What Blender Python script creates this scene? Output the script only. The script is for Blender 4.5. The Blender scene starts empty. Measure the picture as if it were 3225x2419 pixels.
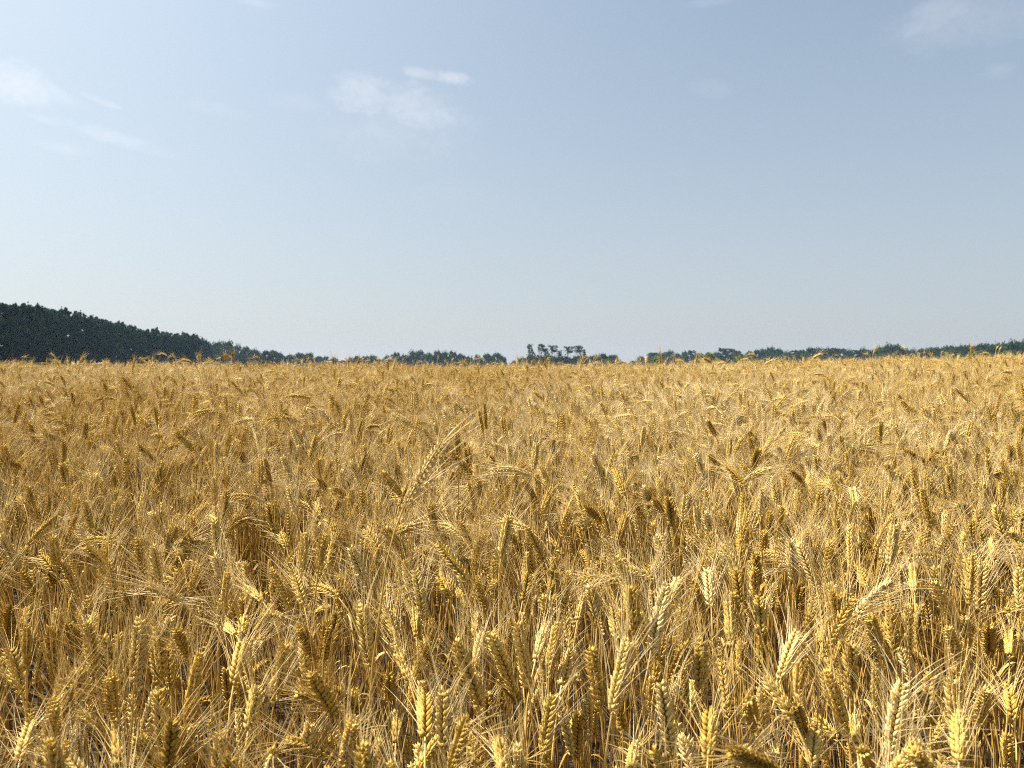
import bpy, math, random
import numpy as np
from mathutils import Vector
R = math.radians
random.seed(7); rng = np.random.default_rng(7)
sc = bpy.context.scene
col = sc.collection

# ------------------------------------------------------------------ camera
EYE = np.array([0.0, 0.0, 1.31]); LENS = 26.0
PW, PH = 3225.0, 2419.0                     # size of the photograph
FPX = PW*LENS/36.0; HORIZON = 1158.0
PITCH = math.atan((PH/2-HORIZON)/FPX)
FWD = np.array([0, math.cos(PITCH), -math.sin(PITCH)]); UPV = np.array([0, math.sin(PITCH), math.cos(PITCH)])
cd = bpy.data.cameras.new('camera'); cam = bpy.data.objects.new('camera', cd); col.objects.link(cam)
cam.location = EYE; cam.rotation_euler = (math.pi/2-PITCH, 0, 0)
cd.lens = LENS; cd.sensor_width = 36; cd.clip_start = 0.02; cd.clip_end = 6000
cd.dof.use_dof = True; cd.dof.focus_distance = 1.9; cd.dof.aperture_fstop = 8.0
sc.camera = cam
sc.view_settings.view_transform = 'Standard'; sc.view_settings.look = 'None'
sc.view_settings.gamma = 1.0; sc.view_settings.exposure = 1.45
try:
    sc.view_settings.use_curve_mapping = False
except Exception: pass
cy = sc.cycles
cy.max_bounces = 6; cy.diffuse_bounces = 2; cy.glossy_bounces = 2; cy.transmission_bounces = 4; cy.transparent_max_bounces = 8
cy.volume_bounces = 0
cy.use_denoising = False; cy.filter_width = 1.0
cy.sample_clamp_indirect = 4.0

def unproj(px, py, D):
    return EYE + D*(FWD + (px-PW/2)/FPX*np.array([1.0, 0, 0]) - (py-PH/2)/FPX*UPV)
def proj(P):
    v = np.asarray(P) - EYE
    d = v @ FWD
    return np.stack([PW/2 + FPX*v[..., 0]/d, PH/2 - FPX*(v @ UPV)/d, d], -1)

# ------------------------------------------------------------------ world and sun
SUN_AZ, SUN_EL = R(-80), R(55)              # measured from the viewing direction, negative = to the left
SKY_STRENGTH = 0.054
w = bpy.data.worlds.new('World'); sc.world = w; w.use_nodes = True
nt = w.node_tree; N = nt.nodes; L = nt.links
N.clear()
out = N.new('ShaderNodeOutputWorld'); bg = N.new('ShaderNodeBackground'); L.new(bg.outputs[0], out.inputs[0])
sky = N.new('ShaderNodeTexSky'); sky.sky_type = 'NISHITA'; sky.sun_disc = False
sky.sun_elevation = SUN_EL; sky.sun_rotation = SUN_AZ
sky.altitude = 50; sky.air_density = 1.0; sky.dust_density = 2.5; sky.ozone_density = 1.0
bg.inputs[1].default_value = SKY_STRENGTH

def node(kind, **kw):
    n = N.new(kind)
    for k, v in kw.items(): setattr(n, k, v)
    return n
def math_(op, a, b=None, c=None, clamp=False):
    n = N.new('ShaderNodeMath'); n.operation = op; n.use_clamp = clamp
    for i, v in enumerate((a, b, c)):
        if v is None: continue
        if isinstance(v, (int, float)): n.inputs[i].default_value = v
        else: L.new(v, n.inputs[i])
    return n.outputs[0]
def vmath(op, a, b=None):
    n = N.new('ShaderNodeVectorMath'); n.operation = op
    for i, v in enumerate((a, b)):
        if v is None: continue
        if isinstance(v, (tuple, list, np.ndarray, Vector)): n.inputs[i].default_value = tuple(v)
        else: L.new(v, n.inputs[i])
    return n.outputs['Value'] if op == 'DOT_PRODUCT' else n.outputs[0]
def mixc(fac, a, b):
    n = N.new('ShaderNodeMix'); n.data_type = 'RGBA'
    for s, v in ((n.inputs[0], fac), (n.inputs[6], a), (n.inputs[7], b)):
        if isinstance(v, (int, float)): s.default_value = v
        elif isinstance(v, tuple): s.default_value = v
        else: L.new(v, s)
    return n.outputs[2]
tc = node('ShaderNodeTexCoord'); dirv = vmath('NORMALIZE', tc.outputs['Generated'])
sep = node('ShaderNodeSeparateXYZ'); L.new(dirv, sep.inputs[0])
skycol = sky.outputs[0]
# summer haze: the sky pales towards the ground and, more widely, towards the sun
elev = math_('MAXIMUM', sep.outputs[2], 0.0)
skytint = vmath('MULTIPLY', sky.outputs[0], (.80, 1.05, 1.09))
hz = math_('POWER', 2.718, math_('MULTIPLY', elev, -2.0))
sunv = (math.sin(SUN_AZ)*math.cos(SUN_EL), math.cos(SUN_AZ)*math.cos(SUN_EL), math.sin(SUN_EL))
cs = math_('MAXIMUM', vmath('DOT_PRODUCT', dirv, sunv), 0.0)
sunh = (math.sin(SUN_AZ), math.cos(SUN_AZ), 0)
side = math_('MULTIPLY_ADD', vmath('DOT_PRODUCT', dirv, sunh), .89, .375, clamp=True)
HAZE_COL = mixc(side, (3.85, 4.05, 4.32, 1), (5.05, 5.15, 5.28, 1))
glow = math_('POWER', cs, 3.0)
skymix = mixc(math_('MULTIPLY', hz, 0.92), skytint, HAZE_COL)
skymix = mixc(math_('MULTIPLY', glow, 0.75, clamp=True), skymix, (8.2, 8.5, 8.7, 1))
# thin summer clouds: (photo x, y, half width, half height, density, tilt)
clouds = [(1150, 312, 110, 75, .62, 0), (1300, 345, 150, 85, .58, .05), (1250, 400, 260, 110, .28, 0), (1335, 232, 75, 20, .55, .12), (1420, 246, 75, 22, .72, .15),
          (30, 262, 120, 58, .62, .10), (130, 290, 110, 22, .35, .15), (325, 320, 55, 12, .55, .25), (330, 425, 130, 26, .50, .17), (420, 450, 140, 22, .38, .2),
          (205, 465, 80, 22, .40, .05), (150, 380, 60, 12, .25, .2), (690, 345, 90, 26, .22, .1), (930, 325, 80, 30, .18, 0), (2950, 45, 100, 50, .35, -.3), (3090, 60, 240, 70, .22, 0),
          (3140, 222, 50, 24, .22, 0), (2240, 280, 75, 30, .14, .2), (1420, 620, 180, 60, .10, 0), (800, 8, 60, 14, .3, 0), (2250, 5, 80, 14, .2, 0)]
nz = node('ShaderNodeTexNoise'); nz.inputs['Scale'].default_value = 14; nz.inputs['Detail'].default_value = 7; nz.inputs['Roughness'].default_value = .62
mp = node('ShaderNodeMapping'); mp.inputs['Scale'].default_value = (1, 1, 1.5); L.new(dirv, mp.inputs[0]); L.new(mp.outputs[0], nz.inputs['Vector'])
n1 = math_('SUBTRACT', nz.outputs[0], 0.5)
nf = node('ShaderNodeTexNoise'); nf.inputs['Scale'].default_value = 55; nf.inputs['Detail'].default_value = 6; nf.inputs['Roughness'].default_value = .65
L.new(mp.outputs[0], nf.inputs['Vector'])
n2 = math_('SUBTRACT', nf.outputs[0], 0.5)
wob = math_('ADD', math_('MULTIPLY', n1, 4.0), math_('MULTIPLY', n2, 2.6))
tot = None
for (px, py, rx, ry, den, tl) in clouds:
    d = unproj(px, py, 1.0)-EYE; d /= np.linalg.norm(d)
    rt = np.cross(d, (0, 0, 1)); rt /= np.linalg.norm(rt); up = np.cross(rt, d)
    a = rt*math.cos(tl)-up*math.sin(tl); b = up*math.cos(tl)+rt*math.sin(tl)
    a = a/(rx*.80/FPX); b = b/(ry*.80/FPX)
    u = vmath('DOT_PRODUCT', dirv, a); v = vmath('DOT_PRODUCT', dirv, b)
    q = math_('ADD', math_('MULTIPLY', u, u), math_('MULTIPLY', v, v))
    q = math_('ADD', math_('SUBTRACT', 0.85, q), wob)
    m = node('ShaderNodeMapRange', interpolation_type='SMOOTHSTEP'); L.new(q, m.inputs[0])
    m.inputs[1].default_value = -0.9; m.inputs[2].default_value = 1.7; m.inputs[3].default_value = 0; m.inputs[4].default_value = den*.62
    front = math_('GREATER_THAN', vmath('DOT_PRODUCT', dirv, d), 0.5)
    k = math_('MULTIPLY', m.outputs[0], front)
    tot = k if tot is None else math_('MAXIMUM', tot, k)
cl_col = mixc(math_('MULTIPLY', glow, 1.6, clamp=True), (6.3, 6.12, 6.45, 1), (8.6, 8.7, 8.9, 1))
final = mixc(tot, skymix, cl_col)
L.new(final, bg.inputs[0])

sl = bpy.data.lights.new('sun', 'SUN'); sl.energy = 5.0; sl.angle = R(0.6); sl.color = (1.0, 0.95, 0.86)
so = bpy.data.objects.new('sun', sl); col.objects.link(so)
so.rotation_euler = Vector(sunv).to_track_quat('Z', 'Y').to_euler()
so.location = (-40, 20, 60)

# ------------------------------------------------------------------ helpers
def tag(o, label=None, cat=None, group=None, kind=None):
    if label: o['label'] = label
    if cat: o['category'] = cat
    if group: o['group'] = group
    if kind: o['kind'] = kind
    return o
def nrm(v):
    v = np.asarray(v, float); return v/np.maximum(np.linalg.norm(v, axis=-1, keepdims=True), 1e-9)
class Buf:
    """collects vertices, faces and a per-vertex tint for one mesh"""
    def __init__(s): s.v = []; s.t = []; s.q = []; s.f = []; s.n = 0; s.qm = []; s.fm = []
    def add(s, v, quads=None, tris=None, tint=0.5, mat=0):
        v = np.asarray(v, float).reshape(-1, 3)
        s.v.append(v); s.t.append(np.broadcast_to(np.asarray(tint, float), (len(v),)))
        if quads is not None and len(quads): s.q.append(np.asarray(quads)+s.n); s.qm.append(np.full(len(quads), mat))
        if tris is not None and len(tris): s.f.append(np.asarray(tris)+s.n); s.fm.append(np.full(len(tris), mat))
        s.n += len(v)
    def merge(s, o, M=None, off=None, mat=0, dt=0.0):
        v = np.concatenate(o.v)
        if M is not None: v = v @ np.asarray(M).T
        if off is not None: v = v + off
        q = np.concatenate(o.q) if o.q else None; f = np.concatenate(o.f) if o.f else None
        s.add(v, q, f, np.concatenate(o.t)+dt, mat)
    def mesh(s, name, mats, smooth=True):
        me = bpy.data.meshes.new(name)
        v = np.concatenate(s.v); q = np.concatenate(s.q) if s.q else np.zeros((0, 4), int); f = np.concatenate(s.f) if s.f else np.zeros((0, 3), int)
        me.vertices.add(len(v)); me.vertices.foreach_set('co', v.astype(np.float32).ravel())
        nl = q.size+f.size; me.loops.add(nl); me.loops.foreach_set('vertex_index', np.concatenate([q.ravel(), f.ravel()]).astype(np.int32))
        me.polygons.add(len(q)+len(f))
        st = np.concatenate([np.arange(len(q))*4, q.size+np.arange(len(f))*3]).astype(np.int32)
        me.polygons.foreach_set('loop_start', st)
        mi = np.concatenate((s.qm if s.qm else [])+(s.fm if s.fm else [])).astype(np.int32)
        for m in mats: me.materials.append(m)
        me.polygons.foreach_set('material_index', mi)
        me.polygons.foreach_set('use_smooth', np.full(len(q)+len(f), smooth))
        at = me.attributes.new('tint', 'FLOAT', 'POINT'); at.data.foreach_set('value', np.concatenate(s.t).astype(np.float32))
        me.update(calc_edges=True); me.validate()
        return me
def link(name, me, parent=None):
    o = bpy.data.objects.new(name, me); col.objects.link(o)
    if parent: o.parent = parent
    return o
def bez(p0, p1, p2, p3, n):
    t = np.linspace(0, 1, n)[:, None]
    return (1-t)**3*p0+3*(1-t)**2*t*p1+3*(1-t)*t*t*p2+t**3*p3
def tube(b, path, rad, sides=5, tint=0.5, mat=0, cap=True):
    path = np.asarray(path, float); n = len(path); rad = np.broadcast_to(rad, (n,))
    tg = nrm(np.gradient(path, axis=0)); ref = np.array([.31, .95, .07]) if abs(tg[n//2] @ np.array([.31, .95, .07])) < .9 else np.array([1., 0, 0])
    x = nrm(np.cross(tg, ref)); y = np.cross(tg, x)
    a = np.arange(sides)*2*math.pi/sides
    v = path[:, None]+rad[:, None, None]*(np.cos(a)[None, :, None]*x[:, None]+np.sin(a)[None, :, None]*y[:, None])
    i = np.arange(n-1)[:, None]*sides; j = np.arange(sides)[None]; k = (j+1) % sides
    q = np.stack([i+j, i+k, i+sides+k, i+sides+j], -1).reshape(-1, 4)
    t = np.repeat(np.broadcast_to(tint, (n,)), sides)
    b.add(v.reshape(-1, 3), q, None, t, mat)
def kernel_template(rings, rads, sides):
    v = [[0, 0, 0]]
    for t, r in zip(rings, rads):
        for s in range(sides):
            a = 2*math.pi*s/sides; v.append([r*math.cos(a), r*math.sin(a), t])
    v.append([0, 0, 1]); v = np.array(v, float); q = []; f = []
    n = len(rings)
    for s in range(sides):
        f.append([0, 1+(s+1) % sides, 1+s])
        for r in range(n-1):
            o = 1+r*sides; q.append([o+s, o+(s+1) % sides, o+sides+(s+1) % sides, o+sides+s])
        o = 1+(n-1)*sides; f.append([o+s, o+(s+1) % sides, len(v)-1])
    return v, np.array(q).reshape(-1, 4).astype(int), np.array(f)
K_HI = kernel_template([.10, .30, .56, .82], [.60, 1.0, .76, .30], 6)
K_MID = kernel_template([.28, .70], [1.0, .75], 4)
K_LO = kernel_template([.42], [1.0], 4)
def scatter(b, T, o, X, Y, Z, S, tint, mat=0):
    v, q, f = T; K = len(o); n = len(v)
    P = o[:, None]+v[None, :, 0:1]*(X*S[:, 0:1])[:, None]+v[None, :, 1:2]*(Y*S[:, 1:2])[:, None]+v[None, :, 2:3]*(Z*S[:, 2:3])[:, None]
    off = (np.arange(K)*n)[:, None, None]
    b.add(P.reshape(-1, 3), (q[None]+off).reshape(-1, 4) if len(q) else None, (f[None]+off).reshape(-1, 3), np.repeat(tint, n), mat)
def awn_batch(b, o, d, Ln, bend, r0, segs, tint, mat=0):
    K = len(o); t = np.linspace(0, 1, segs+1)
    P = o[:, None]+d[:, None]*(Ln[:, None]*t)[..., None]+bend[:, None]*(Ln[:, None]*t*t)[..., None]
    x = nrm(np.cross(d, rng.normal(size=(K, 3)))); y = np.cross(d, x)
    a = np.arange(3)*2*math.pi/3
    rr = (r0*(1-.72*t))
    V = P[:, :, None]+rr[None, :, None, None]*(np.cos(a)[None, None, :, None]*x[:, None, None]+np.sin(a)[None, None, :, None]*y[:, None, None])
    i = np.arange(segs)[:, None]*3; j = np.arange(3)[None]; k = (j+1) % 3
    q = np.stack([i+j, i+k, i+3+k, i+3+j], -1).reshape(-1, 4)
    off = (np.arange(K)*(segs+1)*3)[:, None, None]
    b.add(V.reshape(-1, 3), (q[None]+off).reshape(-1, 4), None, np.repeat(tint, (segs+1)*3), mat)

# ------------------------------------------------------------------ materials
def ramp_mat(name, stops, rough=.55, transl=.2, noise=(60, .25), rnd=.18, spec=.3, bump=0):
    m = bpy.data.materials.new(name); m.use_nodes = True; t = m.node_tree; n = t.nodes; l = t.links; n.clear()
    o = n.new('ShaderNodeOutputMaterial'); at = n.new('ShaderNodeAttribute'); at.attribute_name = 'tint'
    zn = n.new('ShaderNodeAttribute'); zn.attribute_type = 'INSTANCER'; zn.attribute_name = 'zone'
    oi = n.new('ShaderNodeObjectInfo'); nz = n.new('ShaderNodeTexNoise'); nz.inputs['Scale'].default_value = noise[0]; nz.inputs['Detail'].default_value = 3
    tc = n.new('ShaderNodeTexCoord'); l.new(tc.outputs['Object'], nz.inputs['Vector'])
    a = n.new('ShaderNodeMath'); a.operation = 'MULTIPLY_ADD'; l.new(oi.outputs['Random'], a.inputs[0]); a.inputs[1].default_value = rnd; a.inputs[2].default_value = -rnd/2
    b = n.new('ShaderNodeMath'); b.operation = 'MULTIPLY_ADD'; l.new(nz.outputs[0], b.inputs[0]); b.inputs[1].default_value = noise[1]*2; b.inputs[2].default_value = -noise[1]
    c = n.new('ShaderNodeMath'); c.operation = 'ADD'; l.new(a.outputs[0], c.inputs[0]); l.new(b.outputs[0], c.inputs[1])
    c2 = n.new('ShaderNodeMath'); c2.operation = 'ADD'; l.new(c.outputs[0], c2.inputs[0]); l.new(zn.outputs['Fac'], c2.inputs[1])
    e = n.new('ShaderNodeMath'); e.operation = 'ADD'; e.use_clamp = True; l.new(c2.outputs[0], e.inputs[0]); l.new(at.outputs['Fac'], e.inputs[1])
    cr = n.new('ShaderNodeValToRGB'); l.new(e.outputs[0], cr.inputs[0])
    while len(cr.color_ramp.elements) < len(stops): cr.color_ramp.elements.new(.5)
    for el, (p, cc) in zip(cr.color_ramp.elements, stops): el.position = p; el.color = (*cc, 1)
    p = n.new('ShaderNodeBsdfPrincipled'); l.new(cr.outputs[0], p.inputs['Base Color']); p.inputs['Roughness'].default_value = rough
    p.inputs['Specular IOR Level'].default_value = spec
    if transl:
        tr = n.new('ShaderNodeBsdfTranslucent'); l.new(cr.outputs[0], tr.inputs[0]); mx = n.new('ShaderNodeMixShader'); mx.inputs[0].default_value = transl
        l.new(p.outputs[0], mx.inputs[1]); l.new(tr.outputs[0], mx.inputs[2]); l.new(mx.outputs[0], o.inputs[0])
    else: l.new(p.outputs[0], o.inputs[0])
    return m
EAR_STOPS = [(0.0, (.24, .140, .024)), (.3, (.47, .300, .055)), (.6, (.665, .466, .125)), (1.0, (.78, .615, .31))]
STRAW_STOPS = [(0.0, (.15, .072, .014)), (.4, (.49, .302, .070)), (.7, (.67, .466, .155)), (1.0, (.78, .64, .37))]
M_EAR = ramp_mat('ripe_wheat_ear', EAR_STOPS, .82, .22, (300, .26), .16, .10)
M_AWN = ramp_mat('wheat_awn', STRAW_STOPS, .45, .28, (40, .08), .14, .4)
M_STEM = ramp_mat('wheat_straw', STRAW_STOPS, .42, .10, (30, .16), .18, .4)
M_LEAF = ramp_mat('dry_wheat_leaf', STRAW_STOPS, .6, .35, (45, .22), .2, .2)
FOL_STOPS = [(0.0, (.008, .020, .014)), (.5, (.021, .048, .022)), (1.0, (.052, .098, .032))]
M_FOL = ramp_mat('tree_leaves', FOL_STOPS, .9, .10, (4, .25), .3, .03)
M_BUSH = ramp_mat('bush_leaves', [(0, (.04, .09, .010)), (.5, (.07, .14, .016)), (1, (.12, .2, .03))], .6, .3, (4, .2), .1, .2)
M_BARK = ramp_mat('tree_bark', [(0, (.04, .032, .024)), (1, (.13, .11, .09))], .85, 0, (8, .4), .2, .1)

# ------------------------------------------------------------------ ground
def sstep(a, b, x):
    t = np.clip((np.asarray(x, float)-a)/(b-a), 0, 1); return t*t*(3-2*t)
CAN = 0.84
def ground(x, y):
    x = np.asarray(x, float); y = np.asarray(y, float)
    z = 0.415*(1-np.exp(-np.maximum(y-1, 0)/5.0))
    z = z+0.20*sstep(1.0, 11.0, x)*sstep(1.0, 12.0, y)
    z = z+.015*np.sin(x*1.1+.4)*np.sin(y*.8+1)
    far = sstep(9.5, 80, y)
    z = z*(1-far)-3.0*far
    z = z*(1-sstep(40, 140, np.abs(x)))-3.0*sstep(40, 140, np.abs(x))*(1-far)
    return z
def axis_(fine, step, far, g=1.22):
    p = list(np.arange(0, fine+1e-6, step)); d = step
    while p[-1] < far: d *= g; p.append(p[-1]+d)
    p = np.array(p); return np.concatenate([-p[:0:-1], p])
gx = axis_(16, .5, 950); gy = axis_(26, .5, 950); gy = gy[gy > -60]
X, Y = np.meshgrid(gx, gy); b = Buf(); nx = len(gx)
i = np.arange(len(gy)-1)[:, None]*nx; j = np.arange(nx-1)[None]
b.add(np.stack([X, Y, ground(X, Y)], -1), np.stack([i+j, i+j+1, i+j+1+nx, i+j+nx], -1).reshape(-1, 4))
mg = bpy.data.materials.new('field_soil'); mg.use_nodes = True; t = mg.node_tree; p = t.nodes['Principled BSDF']
n_ = t.nodes.new('ShaderNodeTexNoise'); n_.inputs['Scale'].default_value = 9; n_.inputs['Detail'].default_value = 8
cr = t.nodes.new('ShaderNodeValToRGB'); cr.color_ramp.elements[0].color = (.010, .006, .003, 1); cr.color_ramp.elements[1].color = (.034, .020, .010, 1)  # darker than dry soil: the shade between stems is put into this colour
tcg = t.nodes.new('ShaderNodeTexCoord'); t.links.new(tcg.outputs['Object'], n_.inputs['Vector']); t.links.new(n_.outputs[0], cr.inputs[0]); t.links.new(cr.outputs[0], p.inputs['Base Color']); p.inputs['Roughness'].default_value = .95
tag(link('ground', b.mesh('ground', [mg])), 'dry soil under the wheat field, coloured darker for the shade between stems', 'ground', kind='structure')

# ------------------------------------------------------------------ wheat
def make_plant(G, B, T, sag, tint, lod=0, leaf=True, stem_r=.0017, width=1.0, awn_l=1.0, awn_spread=1.0, roll=None):
    """stem from G to B, ear from B to T (world or local coordinates); returns part name -> Buf"""
    G = np.asarray(G, float); B = np.asarray(B, float); T = np.asarray(T, float)
    out = {}
    Le = np.linalg.norm(T-B); d0 = (T-B)/Le
    C = (B+T)/2+np.array([0, 0, 1.0])*sag*Le
    d = nrm(C-B)
    h = B[2]-G[2]
    # --- stem
    sb = Buf(); back = min(.16, .35*h)
    horiz = max(0.0, 1-max(d[2], -.3))
    p2 = B-d*back*(.5+.5*horiz); p2[2] = max(p2[2], G[2]+.3*h)
    p1 = G+np.array([(p2[0]-G[0])*.15, (p2[1]-G[1])*.15, .55*h])
    ns = (12, 7, 4)[lod]; path = bez(G, p1, p2, B, ns)
    if lod == 0: path[1:-2] += rng.normal(scale=.0016, size=(ns-3, 3))*np.array([1, 1, 0])
    path = np.vstack([path, B+d*.004])
    tt = np.linspace(-.42, .06, len(path))+tint*.35+.33  # lower stem browner, darkened further to put shade into the gaps
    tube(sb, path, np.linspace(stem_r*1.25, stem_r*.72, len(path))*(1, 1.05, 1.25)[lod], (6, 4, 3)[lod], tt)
    out['stem'] = sb; make_plant.path = path
    # --- ear
    eb = Buf(); ab = Buf()
    ns = max(6, int(round((Le/.0042, Le/.0050, Le/.0075)[lod])))
    t = (np.arange(ns)+.2)/ns
    P = ((1-t)**2)[:, None]*B+(2*t*(1-t))[:, None]*C+(t*t)[:, None]*T
    A = nrm(2*(1-t)[:, None]*(C-B)+2*t[:, None]*(T-C))
    ref = np.array([0.13, .2, 1.0]) if abs(d0[2]) < .8 else np.array([.1, 1.0, .2])
    S0 = nrm(np.cross(A, ref)); N0 = np.cross(A, S0)
    if roll is None: roll = rng.uniform(0, math.pi)
    S = S0*math.cos(roll)+N0*math.sin(roll); Nn = np.cross(A, S)
    side = np.where(np.arange(ns) % 2 == 0, 1.0, -1.0)[:, None]; S = S*side
    env = np.clip(.62+1.5*t, 0, 1)*np.clip(1.25-(t**3)*.75, .4, 1)      # ear tapers at base and tip
    tube(eb, np.vstack([B, P, P[-1]+A[-1]*.004]), .0011 if lod == 0 else .0016, 4 if lod < 2 else 3, tint*.6)
    TM = (K_HI, K_MID, K_LO)[lod]
    kl = .0142*width; kw = .0033*width; kt = .0026*width
    specs = ((-1, 1.0, .30), (1, 1.0, .30), (0, .92, .55)) if lod < 2 else ((-.6, 1.15, .42), (.6, 1.15, .42))
    if lod == 0: specs = specs+((-1.25, .72, .12), (1.25, .72, .12))
    for (nn, ls, sp) in specs:
        j = rng.normal(scale=.07, size=(ns, 3))
        Z = nrm(A+S*(sp+.23)+Nn*nn*.42+j)
        o = P+S*(.0014+.0018*sp)*width+Nn*nn*.0016*width
        Yk = nrm(np.cross(Z, S)); Xk = np.cross(Yk, Z)
        sc_ = np.stack([np.full(ns, kt), np.full(ns, kw), np.full(ns, kl*ls)], -1)*env[:, None]*rng.uniform(.86, 1.14, size=(ns, 1))
        if lod == 2: sc_ *= np.array([1.35, 1.35, 1.1])
        scatter(eb, TM, o, Xk, Yk, Z, sc_, tint+rng.normal(scale=.085, size=ns)-(.12 if abs(nn) > 1.1 else 0))
        if abs(nn) > 1.1: continue
        keep = rng.random(ns) < ((.5, .55, .5)[lod] if nn else .35)
        if keep.any():
            al = (.064+.024*(1-t))*awn_l*rng.uniform(.7, 1.15, size=ns)
            da = nrm(A*1.0+S*(.34*awn_spread)+Nn*nn*.20*awn_spread+rng.normal(scale=.10*awn_spread, size=(ns, 3)))
            bend = S*.10*awn_spread+rng.normal(scale=.06, size=(ns, 3))-np.array([0, 0, .03])
            tip = o+Z*sc_[:, 2:3]*.92
            awn_batch(ab, tip[keep], da[keep], al[keep], bend[keep], (.00062, .00066, .00092)[lod], (4, 2, 1)[lod], tint*.40+.54+rng.normal(scale=.10, size=keep.sum()))
    out['ear'] = eb; out['awns'] = ab
    # --- a dry leaf hanging from the stem
    if leaf:
        lb = Buf(); k = rng.uniform(.35, .8); i0 = int(k*(len(path)-2)); o = path[i0]
        az = rng.uniform(0, 2*math.pi); dh = np.array([math.cos(az), math.sin(az), 0]); n = (9, 5, 3)[lod]
        ll = rng.uniform(.10, .22); s = np.linspace(0, 1, n)
        up = rng.uniform(.2, .9); P_ = o+dh*(ll*.55*s)[:, None]+np.array([0, 0, 1.0])*(ll*(up*s-1.5*s*s))[:, None]
        wd = .0036*rng.uniform(.6, 1.2)*np.sqrt(np.clip(1-s**2.2, 0.01, 1)); tw = az+rng.uniform(-2.5, 2.5)*s
        wv = np.stack([-np.sin(tw), np.cos(tw), .5*np.sin(tw*2)], -1)*wd[:, None]
        V = np.stack([P_-wv, P_+wv+np.array([0, 0, .0006])], 1).reshape(-1, 3); i = np.arange(n-1)*2
        lb.add(V, np.stack([i, i+1, i+3, i+2], -1), None, rng.uniform(.15, .65))
        out['leaf'] = lb
    return out
MATS = {'stem': M_STEM, 'ear': M_EAR, 'awns': M_AWN, 'leaf': M_LEAF}
ORDER = ['stem', 'ear', 'awns', 'leaf']
def random_shape(hmean=.84, hs=.055, low=.26, tall=.01, up=.74):
    """a stalk growing from the origin: ear base, ear tip, sag"""
    h = rng.normal(hmean, hs)
    if rng.random() < low: h -= rng.uniform(.06, .26)
    elif rng.random() < tall: h += rng.uniform(.03, .12)
    u = rng.random()
    th = R(rng.uniform(3, 26)) if u < up else R(rng.uniform(26, 58)) if u < up+.18*(up/.74) else R(rng.uniform(58, 104))
    if th > R(58): h -= .012
    az = rng.normal(math.pi, 1.0) if rng.random() < .6 else rng.uniform(0, 2*math.pi)
    le = rng.normal(.086, .013); le = min(max(le, .058), .108)
    d = np.array([math.sin(th)*math.cos(az), math.sin(th)*math.sin(az), math.cos(th)])
    lean = rng.uniform(.02, .09)+.10*math.sin(th)
    B = np.array([lean*math.cos(az), lean*math.sin(az), h-le*max(0, math.cos(th))*.8])
    return B, B+d*le, .02+rng.uniform(.06, .22)*math.sin(th)**2
def random_tint():
    u = rng.random()
    return rng.normal(.54, .09) if u < .70 else rng.normal(.76, .08) if u < .88 else rng.normal(.36, .07)
O3 = np.zeros(3)
NPROTO = 84
protos = []
for k in range(NPROTO):
    B, T, sag = random_shape(); tint = random_tint()
    prt = make_plant(O3, B, T, sag, tint, 0, rng.random() < .6, rng.uniform(.0014, .0020), rng.uniform(.86, 1.28), rng.uniform(.8, 1.35), rng.uniform(.7, 1.4))
    if B[2] < .74: prt['awns'] = None
    protos.append({'B': B, 'T': T, 'tint': tint, 'bufs': prt, 'me': None})
coll = bpy.data.collections.new('wheat_sources')           # not linked to the scene: only a source of shapes for the field
n_src = 0
def source(buf):
    global n_src
    me = buf.mesh('wheat_source', [MATS[k] for k in ORDER])
    o = bpy.data.objects.new('wheat_source.%03d' % n_src, me); coll.objects.link(o); n_src += 1
    return n_src-1
def whole(parts):
    b = Buf()
    for m, k in enumerate(ORDER):
        if parts.get(k) and parts[k].n: b.merge(parts[k], mat=m)
    return b
for p in protos: p['src'] = source(whole(p['bufs']))
PATCH = 0.5; patches = []
def patch(lod, dens):
    b = Buf(); n = int(PATCH*PATCH*dens)
    for _ in range(n):
        B, T, sag = random_shape(.84, .06, .2, .0 if lod == 1 else .07, .55 if lod == 1 else .5); prt = make_plant(O3, B, T, sag, random_tint(), lod, rng.random() < .35, rng.uniform(.0014, .0020), rng.uniform(.9, 1.15), rng.uniform(.8, 1.25))
        off = np.array([rng.uniform(-.5, .5)*PATCH, rng.uniform(-.5, .5)*PATCH, 0])
        for m, k in enumerate(ORDER):
            if k in prt and prt[k].n: b.merge(prt[k], off=off, mat=m)
    return source(b)
MIDP = [patch(1, 300) for _ in range(24)]
FARP = [patch(2, 290) for _ in range(16)]

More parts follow.
